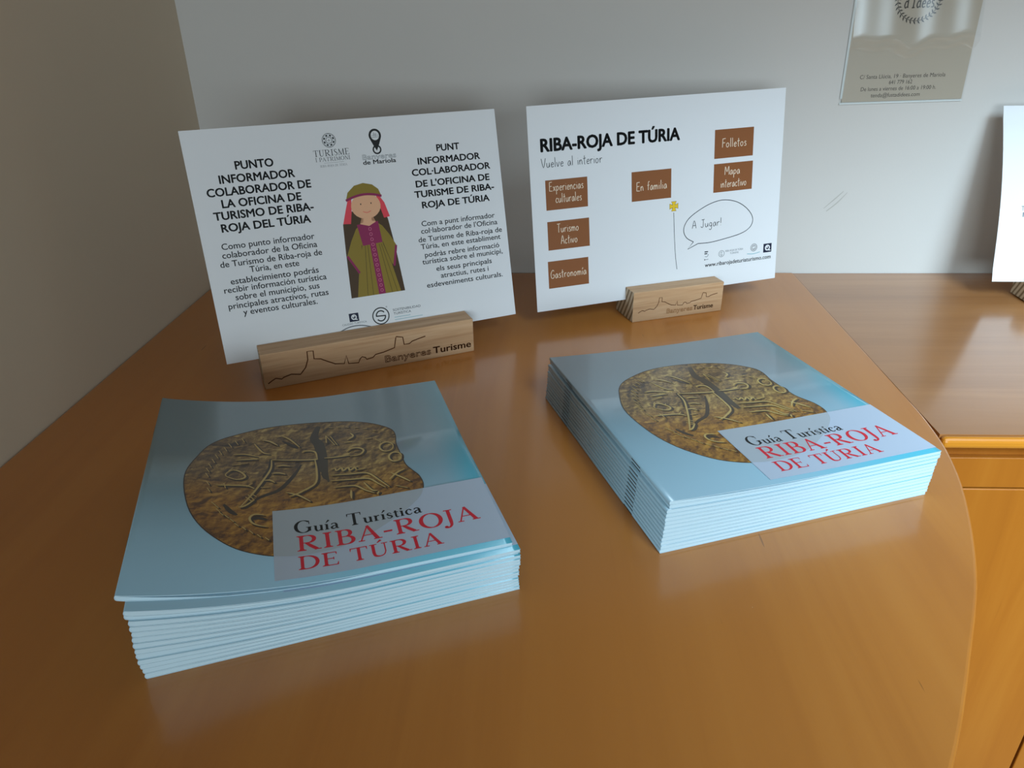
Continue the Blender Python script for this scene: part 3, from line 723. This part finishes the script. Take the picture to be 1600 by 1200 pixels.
# ---- left card
h1 = holder(-.26272, .6133, 25.52, .21036, .0425, .0359, .0233, .0228, 13.04, 'long pale oak card holder with a burnt skyline, holding the left card')
pr = Print()
pr.stroke([(x*.21036, z*.0359) for x, z in SKY], .0011, M_BURN, curve=False)
pr.build('skyline_engraving', lambda x, z, l: (x, -.00006, z), h1, 'burnt skyline line')
def town_lettering(h, L, H, x0, xm, x1, yb, cap, m1, m2, dy=0.0):
    a = Print()
    a.outline_text('Banyeres', x0*L, xm*L, yb*H, cap*H, m2, .022*cap*H*4)
    b = Print(); b.text('Turisme', (xm+.012)*L, x1*L, yb*H, cap*H, m1, 1, .022)
    a.build('engraved_word', lambda x, z, l: (x, -.00004-.00003*l, z), h, 'outlined engraved word')
    b.build('engraved_word', lambda x, z, l: (x, -.00004-.00003*l, z), h, 'dark engraved word')
town_lettering(h1, .21036, .0359, .553, .777, .985, .155, .195, M_BURN, M_BURN)

CW, CH = .297, .210
c1, f1 = make_card('information_card', card_frame((-.299, .6217, .0226), (-.0311, .7498, .0231), (-.3198, .6643, .2272)), CW, CH,
    'white landscape card with a medieval lady and two columns of text, in the left holder')
def line(P, s, u0, u1, v, cap, m=M_INK, bold=0.0, layer=1): P.text(s, u0*CW, u1*CW, v*CH, cap*CH, m, layer, bold)
P = Print()
for s, a, b, v in (('PUNTO', .138, .252, .829), ('INFORMADOR', .085, .310, .776), ('COLABORADOR DE', .043, .354, .725), ('LA OFICINA DE', .079, .318, .675), ('TURISMO DE RIBA-', .049, .350, .626), ('ROJA DEL TÚRIA', .064, .335, .574)):
    line(P, s, a, b, v, .033, M_INK, .030)
P.build('heading', f1, c1, 'bold Spanish heading')
P = Print()
for s, a, b, v in (('PUNT', .779, .860, .831), ('INFORMADOR', .709, .930, .778), ('COL·LABORADOR', .684, .963, .729), ("DE L'OFICINA DE", .692, .956, .676), ('TURISME DE RIBA-', .683, .969, .629), ('ROJA DE TÚRIA', .704, .948, .578)):
    line(P, s, a, b, v, .029, M_INK, .030)
P.build('heading', f1, c1, 'bold Valencian heading')
P = Print()
for s, a, b, v in (('Como punto informador', .054, .337, .500), ('colaborador de la Oficina', .051, .341, .463), ('de Turismo de Riba-roja de', .040, .352, .425), ('Túria, en este', .123, .275, .390), ('establecimiento podrás', .060, .332, .348), ('recibir información turística', .036, .353, .313), ('sobre el municipio, sus', .065, .326, .277), ('principales atractivos, rutas', .039, .351, .241), ('y eventos culturales.', .079, .311, .207)):
    line(P, s, a, b, v, .026, M_INKG, .010)
P.build('paragraph', f1, c1, 'left paragraph')
P = Print()
for s, a, b, v in (('Com a punt informador', .694, .960, .495), ("col·laborador de l'Oficina", .689, .967, .461), ('de Turisme de Riba-roja de', .676, .981, .422), ('Túria, en este establiment', .681, .973, .388), ('podràs rebre informació', .691, .965, .348), ('turística sobre el municipi,', .679, .975, .316), ('els seus principals', .725, .930, .276), ('atractius, rutes i', .738, .915, .240), ('esdeveniments culturals.', .684, .966, .202)):
    line(P, s, a, b, v, .024, M_INKG, .010)
P.build('paragraph', f1, c1, 'right paragraph')
# round seal with serif lettering
P = Print(); cx, cy = .431*CW, .917*CH
P.ring(cx, cy, .0062, .00045, M_INKG); P.ring(cx, cy, .0027, .0004, M_INKG); P.stroke([(cx-.0014, cy), (cx+.0014, cy)], .0003, M_INKG); P.stroke([(cx, cy-.0014), (cx, cy+.0014)], .0003, M_INKG)
for i in range(8):
    a = R(22.5+45*i); P.disc(cx+.0045*math.cos(a), cy+.0045*math.sin(a), .0009, .0009, M_INKG)
    b = R(45*i); P.ring(cx+.0045*math.cos(b), cy+.0045*math.sin(b), .0011, .0003, M_INKL)
P.glyphs(serif('TURISME', .06), .377*CW, .489*CW, .851*CH, .027*CH, M_INKG); P.glyphs(serif('I PATRIMONI', .06), .380*CW, .489*CW, .829*CH, .017*CH, M_INKG)
P.stroke([(.405*CW, .8215*CH), (.468*CW, .8215*CH)], .0002, M_INKL); P.glyphs(serif('RIBA-ROJA DE TÚRIA', .08), .392*CW, .477*CW, .8045*CH, .0095*CH, M_INKL)
P.build('logo', f1, c1, 'round seal with serif lettering')
# map pin
P = Print(); cx, cy = .579*CW, .922*CH
pin = [(cx+.0060*math.cos(R(a)), cy+.0062*math.sin(R(a))) for a in range(-25, 206, 11)] + [(cx-.0030, cy-.0082), (cx, cy-.0140), (cx+.0030, cy-.0082)]
P.poly(pin, M_INK, 1); P.disc(cx, cy, .0040, .0043, M_WHITE, 2)
for k, wd in ((-.0016, .0040), (.0, .0035), (.0012, .0016)): P.stroke([(cx-wd, cy+k), (cx+wd, cy+k+.0002)], .0003, M_INKL, 3)
P.stroke([(cx-.001, cy-.001), (cx-.001, cy+.003)], .0003, M_INKL, 3); P.stroke([(cx+.0006, cy-.0014), (cx+.0006, cy+.002)], .0003, M_INKL, 3)
P.ring(cx+.0002, .8605*CH, .0036, .0014, M_INK, 1, 118, 422, 24)
P.outline_text('Banyeres', .529*CW, .639*CW, .8205*CH, .022*CH, M_INKL, .00028)
P.text('de Mariola', .528*CW, .637*CW, .799*CH, .0185*CH, M_INK, 1, .02)
P.build('logo', f1, c1, 'black map pin mark with a town name')
# lady in a green gown
P = Print(); U = lambda L: [(a*CW, b*CH) for a, b in L]
P.poly(U([(.455,.600),(.433,.545),(.428,.42),(.4225,.207),(.606,.207),(.594,.42),(.583,.545),(.575,.60)]), M_UMBER, 1)
P.poly(U([(.4725,.520),(.500,.548),(.536,.548),(.560,.522),(.554,.44),(.574,.34),(.592,.207),(.444,.207),(.463,.34),(.484,.44)]), M_OLIVE, 2)
P.poly(U([(.4725,.520),(.452,.470),(.430,.402),(.461,.318),(.470,.330),(.482,.440),(.490,.515)]), M_OLIVE, 3); P.poly(U([(.560,.522),(.580,.478),(.598,.425),(.582,.330),(.574,.345),(.556,.44),(.549,.515)]), M_OLIVE, 3)
P.stroke(U([(.431,.402),(.4625,.318)]), .0022, M_PLUM, 4, False); P.stroke(U([(.597,.425),(.5815,.330)]), .0022, M_PLUM, 4, False)
P.poly(U([(.477,.538),(.487,.440),(.553,.447),(.548,.545)]), M_PLUM, 4)
P.poly(U([(.510,.445),(.530,.447),(.539,.207),(.516,.207)]), M_PLUM, 4)
for i in range(13):
    v = .225+.024*i; P.ring((.5275-.0008*i+.0)*CW, v*CH, .0014, .0004, M_PINK, 5, n=10)
for a, b in ((.494, .478), (.5025, .497), (.541, .562), (.548, .580)): P.stroke(U([(a, .44), (b, .207)]), .00045, M_OLIVD, 3, False)
P.poly(U([(.503,.590),(.501,.548),(.488,.540),(.517,.527),(.541,.543),(.528,.550),(.528,.590)]), M_SKIN, 5)
P.poly(U([(.462,.660),(.449,.610),(.434,.548),(.459,.545),(.467,.600),(.472,.655)]), M_VEIL, 6); P.poly(U([(.560,.668),(.578,.625),(.590,.560),(.570,.556),(.562,.605),(.553,.665)]), M_VEIL, 6)
P.poly(U([(.516+.0485*math.cos(R(a)), .618+.058*math.sin(R(a))) for a in range(0, 360, 15)]), M_SKIN, 7)
P.poly(U([(.454,.648),(.463,.684),(.487,.712),(.517,.7205),(.546,.710),(.564,.688),(.572,.655),(.545,.664),(.515,.667),(.480,.660)]), M_OLIVE, 8)
P.stroke(U([(.454,.650),(.484,.664),(.517,.670),(.549,.665),(.572,.655)]), .0022, M_PLUM, 9)
for a in (.500, .534): P.disc(a*CW, .628*CH, .00055, .0008, M_INK, 8, 10)
P.stroke(U([(.504,.594),(.517,.588),(.530,.594)]), .0005, M_VEIL, 8)
P.build('illustration', f1, c1, 'drawn lady in a green gown and dark cloak')
# quality marks along the bottom
def q_mark(P, x0, x1, y0, y1):
    P.poly([(x0, y0), (x1, y0), (x1, y1), (x0, y1)], M_NAVY, 1); cx, cy, r = (x0+x1)/2, (y0+y1)/2, (y1-y0)/2
    P.ring(cx, cy+.04*r, .52*r, .30*r, M_WHITE, 2, -60, 270, 22); P.stroke([(cx-.05*r, cy-.42*r), (cx+.4*r, cy-.5*r), (cx+.85*r, cy-.62*r)], [.3*r, .3*r, .12*r], M_WHITE, 2); P.disc(cx-.08*r, cy+.2*r, .2*r, .26*r, M_WHITE, 2, 14)
P = Print(); q_mark(P, .404*CW, .436*CW, .0975*CH, .137*CH)
P.text('CALIDAD TURÍSTICA', .378*CW, .460*CW, .0845*CH, .0085*CH, M_INKL); P.stroke(U([(.366,.058),(.392,.072),(.418,.0765),(.446,.0725),(.472,.060)]), .0011, M_INKL)
P.build('logo', f1, c1, 'navy square mark with a white letter')
P = Print(); cx, cy = .5105*CW, .1035*CH
P.ring(cx, cy, .0082, .0011, M_INK, n=36); P.ring(cx, cy+.0006, .0045, .0012, M_INK, 1, 35, 182); P.ring(cx, cy-.0006, .0045, .0012, M_INK, 1, 215, 362); P.stroke([(cx-.0050, cy+.0003), (cx+.0050, cy-.0003)], .0012, M_INK); P.ring(cx+.0068, cy+.0082, .0006, .0003, M_INKL, n=10)
P.text('SOSTENIBILIDAD', .554*CW, .652*CW, .116*CH, .011*CH, M_INKG); P.text('TURÍSTICA', .555*CW, .616*CW, .0985*CH, .011*CH, M_INKG)
P.stroke(U([(.556,.086),(.612,.086)]), .0006, M_TEALP); P.stroke(U([(.556,.074),(.655,.075)]), .0006, M_TEALP)
P.build('logo', f1, c1, 'ringed letter mark with two words')

# ---- middle card
h2 = holder(.09861, .78171, 19.41, .1131, .0440, .0353, .02057, .0212, 6.93, 'short pale oak card holder with striped end grain, holding the middle card')
pr = Print()
pr.stroke([((.060+(x-.015)/.741*.876)*.1131, (.30+(z-.164)*.60)*.0353) for x, z in SKY], .00075, M_BURN, curve=False)
pr.build('skyline_engraving', lambda x, z, l: (x, -.00006, z), h2, 'fine burnt skyline line')
town_lettering(h2, .1131, .0353, .376, .662, .899, .165, .15, M_BURN, M_BURNL)
CW, CH = .3013, .2130
c2, f2 = make_card('information_card', card_frame((-.0056, .7665, .0188), (.2743, .8657, .0237), (-.0173, .7892, .2272)), CW, CH,
    'white landscape card with six brown boxes and a speech bubble, in the short holder')
P = Print(); line(P, 'RIBA-ROJA DE TÚRIA', .042, .571, .790, .057, M_INK, .042); P.build('heading', f2, c2, 'bold black heading')
P = Print(); P.glyphs(hand('Vuelve al interior', .066), .043*CW, .268*CW, .7145*CH, .043*CH, M_INKG); P.build('subheading', f2, c2, 'thin handwritten line')
for (u0, u1, v0, v1), tx in (((.0535, .210, .509, .654), (('Experiencias', .068, .194, .601), ('culturales', .090, .186, .543))),
    ((.380, .5375, .5065, .653), (('En familia', .400, .519, .557),)), ((.7115, .873, .6785, .8215), (('Folletos', .744, .843, .732),)),
    ((.7115, .875, .507, .652), (('Mapa', .758, .820, .593), ('interactivo', .743, .849, .5295))),
    ((.054, .2125, .3105, .453), (('Turismo', .090, .170, .3955), ('Activo', .103, .164, .337))), ((.049, .205, .1145, .254), (('Gastronomía', .059, .195, .166),))):
    P = Print(); P.poly([(u0*CW, v0*CH), (u1*CW, v0*CH), (u1*CW, v1*CH), (u0*CW, v1*CH)], M_BROWN, 1)
    bx = P.build('label_box', f2, c2, 'brown box lettered ' + ' '.join(t[0] for t in tx))
    L_ = Print()
    for s, a, b, v in tx: L_.glyphs(hand(s, .075), a*CW, b*CW, v*CH, .042*CH, M_CREAM, 2)
    L_.build('lettering', f2, bx, 'cream handwriting')
U = lambda L: [(a*CW, b*CH) for a, b in L]
P = Print()
P.stroke(U([(.633,.262),(.606,.285),(.592,.318),(.594,.352),(.612,.388),(.647,.420),(.699,.452),(.753,.465),(.808,.450),(.850,.416),(.878,.374),(.886,.337),(.874,.302),(.838,.276),(.772,.259),(.704,.248),(.653,.250)]), .0008, M_INKG, 1)
P.stroke(U([(.633,.262),(.609,.226),(.653,.250)]), .0008, M_INKG, 1, False)
P.glyphs(hand('A Jugar!', .066), .627*CW, .748*CW, .333*CH, .040*CH, M_INKG)
P.build('speech_bubble', f2, c2, 'outlined speech bubble')
P = Print()
P.stroke(U([(.549,.428),(.553,.30),(.558,.20),(.565,.126)]), .0006, M_INKG, 1)
for dxx, dyy in ((1, 0), (-1, 0), (0, 1), (0, -1)):
    cx, cy = .549*CW, .461*CH; a = .0014; b = .0030; l = .0052
    q = [(a, -a), (l, -b), (l, b), (a, a)]
    pts = [(cx+x*dxx-y*dyy, cy+x*dyy+y*dxx*1) for x, y in q]
    P.poly(pts, M_YELLOW, 1); P.stroke(pts, .0004, M_OLIVD, 2, False)
P.poly([(cx-a, cy-a), (cx+a, cy-a), (cx+a, cy+a), (cx-a, cy+a)], M_YELLOW, 1)
P.build('cross_emblem', f2, c2, 'yellow cross on a thin staff')
P = Print(); line(P, 'www.ribarojadeturiaturismo.com', .684, .975, .1165, .021, M_INK, .016); P.build('web_address', f2, c2)
P = Print(); q_mark(P, .940*CW, .9765*CW, .1525*CH, .201*CH); P.build('logo', f2, c2, 'navy square mark with a white letter')
P = Print(); cx, cy = .897*CW, .189*CH
P.ring(cx, cy, .0042, .0005, M_INKG); P.ring(cx, cy, .0029, .0004, M_INKG); P.ring(cx, cy+.0003, .0016, .0005, M_INKG, 1, 20, 200); P.ring(cx, cy-.0003, .0016, .0005, M_INKG, 1, 200, 380); P.stroke(U([(.868,.158),(.896,.154),(.925,.160)]), .0009, M_TEALP)
P.build('logo', f2, c2, 'small ringed letter mark')
P = Print(); cx, cy = .755*CW, .178*CH
P.ring(cx, cy, .0036, .0005, M_INKL); P.ring(cx, cy, .0020, .0004, M_INKL, 1, 60, 330); P.stroke([(cx, cy-.003), (cx+.0004, cy+.0024)], .0004, M_INKL)
P.text('RIBA-ROJA DE TÚRIA', .772*CW, .849*CW, .1845*CH, .010*CH, M_INKL); P.text('TURISME', .792*CW, .830*CW, .1695*CH, .009*CH, M_INKL)
P.build('logo', f2, c2, 'pale round mark with two words')
P = Print(); cx, cy = .690*CW, .185*CH
for k in range(2): P.stroke([(cx-.0026, cy+.003-.0022*k), (cx+.0020-.001*k, cy+.003-.0022*k)], .0012, M_INKG)
P.stroke([(cx-.002, cy-.0022), (cx+.001, cy-.0026), (cx+.0026, cy+.0002)], .0006, M_INKL); P.stroke([(cx-.0026, cy-.0062), (cx+.0026, cy-.0058)], .0005, M_INKL); P.disc(cx-.0022, cy-.006, .0006, .0008, M_INKG, 1, 8)
P.build('logo', f2, c2, 'tiny stacked word mark')

# ---- card at the right edge of the picture
h3 = holder(.566, .8390, -1.0, .10, .0430, .0360, .0200, .0210, 21.8, 'pale oak holder half out of view at the right edge of the photo')
BL3 = Vector((.5275, .8590, .0215)); X3 = Vector((math.cos(R(-1)), math.sin(R(-1)), .0))
TL3 = BL3 + Vector((0, .0748, .1870))
c3, f3 = make_card('information_card', card_frame(BL3, BL3+X3*.148, TL3), .148, .2014,
    'white card with small grey text cut off at the right edge of the photo',
    bend=lambda x, z: -.007*math.sin(math.pi*min(1, max(0, (z-.014)/.18)))*(1-.5*(x+.074)/.148))
for v, a, b in ((.83, 'To', 'le'), (.62, 'To', 'er'), (.405, 'To', 'F')):
    P = Print()
    P.text(a, .0240, .0310, v*.2014, .0052, M_INKL, 1); P.text(b, .0262, .0310, (v-.036)*.2014, .0052, M_INKL, 1)
    P.build('printed_line', f3, c3, 'small grey lettering')

# ---- laminated notice on the wall
M_KRAFT = mat('beige_laminated_paper', srgb(180, 170, 154), 0.4, 0.5, 0.6, 0.08)
_v = coords(M_KRAFT); _n = noise(M_KRAFT, _v, 14.0, 2, 0.5, 0.4)
_b = N(M_KRAFT, 'ShaderNodeBump'); _b.inputs['Strength'].default_value = 0.5; _b.inputs['Distance'].default_value = 0.01
LK(M_KRAFT, _n, _b.inputs['Height']); LK(M_KRAFT, _b.outputs['Normal'], M_KRAFT.node_tree.nodes['Principled BSDF'].inputs['Coat Normal'])
NW, NH = .1385, .208
Mn = Matrix.Translation((.3520+NW/2, YW-.0012, T+.2128)) @ Matrix.Rotation(R(-1.2), 4, 'Y')
notice, fnn = make_card('wall_notice', Mn, NW, NH, 'beige laminated notice with a leafy wreath taped to the back wall', cat='notice')
notice.data.materials[0] = M_KRAFT
M_NINK = mat('dark_brown_print', srgb(52, 48, 44), 0.4, 0.4)
M_TAPE = mat('clear_film_edge', srgb(206, 214, 214), 0.25, 0.5)
lx = lambda x: x-.3520
P = Print()
P.text('C/ Santa Llúcia, 19 · Banyeres de Mariola', lx(.3690), lx(.4665), .0252, .0043, M_NINK); P.text('641 779 162', lx(.4035), lx(.4300), .0186, .0043, M_NINK)
P.text('De lunes a viernes de 16:00 a 19:00 h.', lx(.3722), lx(.4585), .0118, .0043, M_NINK); P.text('tenda@fustadidees.com', lx(.3850), lx(.4415), .0046, .0043, M_NINK)
P.build('printed_text', fnn, notice, 'address and opening hours')
P = Print(); cx, cy = lx(.4205), .1085
P.ring(cx, cy, .0235, .0006, M_NINK, n=48)
for i in range(34):
    a = R(360*i/34); r0 = .0235
    for sg in (-1, 1):
        p = (cx+r0*math.cos(a), cy+r0*math.sin(a)); q = (cx+(r0+sg*.0035)*math.cos(a+.10), cy+(r0+sg*.0035)*math.sin(a+.10))
        P.stroke([p, ((p[0]+q[0])/2, (p[1]+q[1])/2), q], [.0005, .0017, .0003], M_NINK, 1, False)
P.glyphs(hand("d'Idees", .10), lx(.4055), lx(.4375), .0985, .0135, M_NINK)
P.build('logo', fnn, notice, 'dark wreath around a handwritten word')
P = Print()
P.stroke([(-.0012, .004), (-.0014, .10), (-.001, .2)], .0026, M_TAPE, 1, False); P.stroke([(-.0024, -.0014), (NW+.001, -.0014)], .0022, M_TAPE, 1, False)
P.build('film_edge', fnn, notice, 'clear plastic film edge')

# the loose plastic film over the notice, its soft fold shaped to catch the window light as glare
M_FILM = bpy.data.materials.new('clear_plastic_film'); M_FILM.use_nodes = True
_nt = M_FILM.node_tree; _nt.nodes.remove(_nt.nodes['Principled BSDF'])
_t = N(M_FILM, 'ShaderNodeBsdfTransparent'); _t.inputs['Color'].default_value = (0.97, 0.98, 0.98, 1)
_g = N(M_FILM, 'ShaderNodeBsdfGlossy'); _g.inputs['Roughness'].default_value = 0.24
_m = N(M_FILM, 'ShaderNodeMixShader'); _m.inputs[0].default_value = 0.075
LK(M_FILM, _t.outputs[0], _m.inputs[1]); LK(M_FILM, _g.outputs[0], _m.inputs[2]); LK(M_FILM, _m.outputs[0], _nt.nodes['Material Output'].inputs['Surface'])
V = []; F = []; nx, nz = 30, 60
for j in range(nz+1):
    for i in range(nx+1):
        u = -.002+(NW+.003)*i/nx; v = -.001+(NH+.002)*j/nz
        vb = .060+.0045*math.sin(u*70)+.003*math.sin(u*151+1)
        e = min(1, max(0, (v-vb+.006)/.012)); e = e*e*(3-2*e)
        off = .0009 + e*max(0.0, .0112*(1+.10*math.sin(u*44))-max(0, v-vb)*.20)
        V.append((-NW/2+u, -.0004-off, v))
f = lambda i, j: j*(nx+1)+i
F = [(f(i, j), f(i+1, j), f(i+1, j+1), f(i, j+1)) for j in range(nz) for i in range(nx)]
film = mesh_obj('plastic_film', V, F, M_FILM, parent=notice, smooth=True)
film['label'] = 'clear plastic film with a fold shaped for glare'
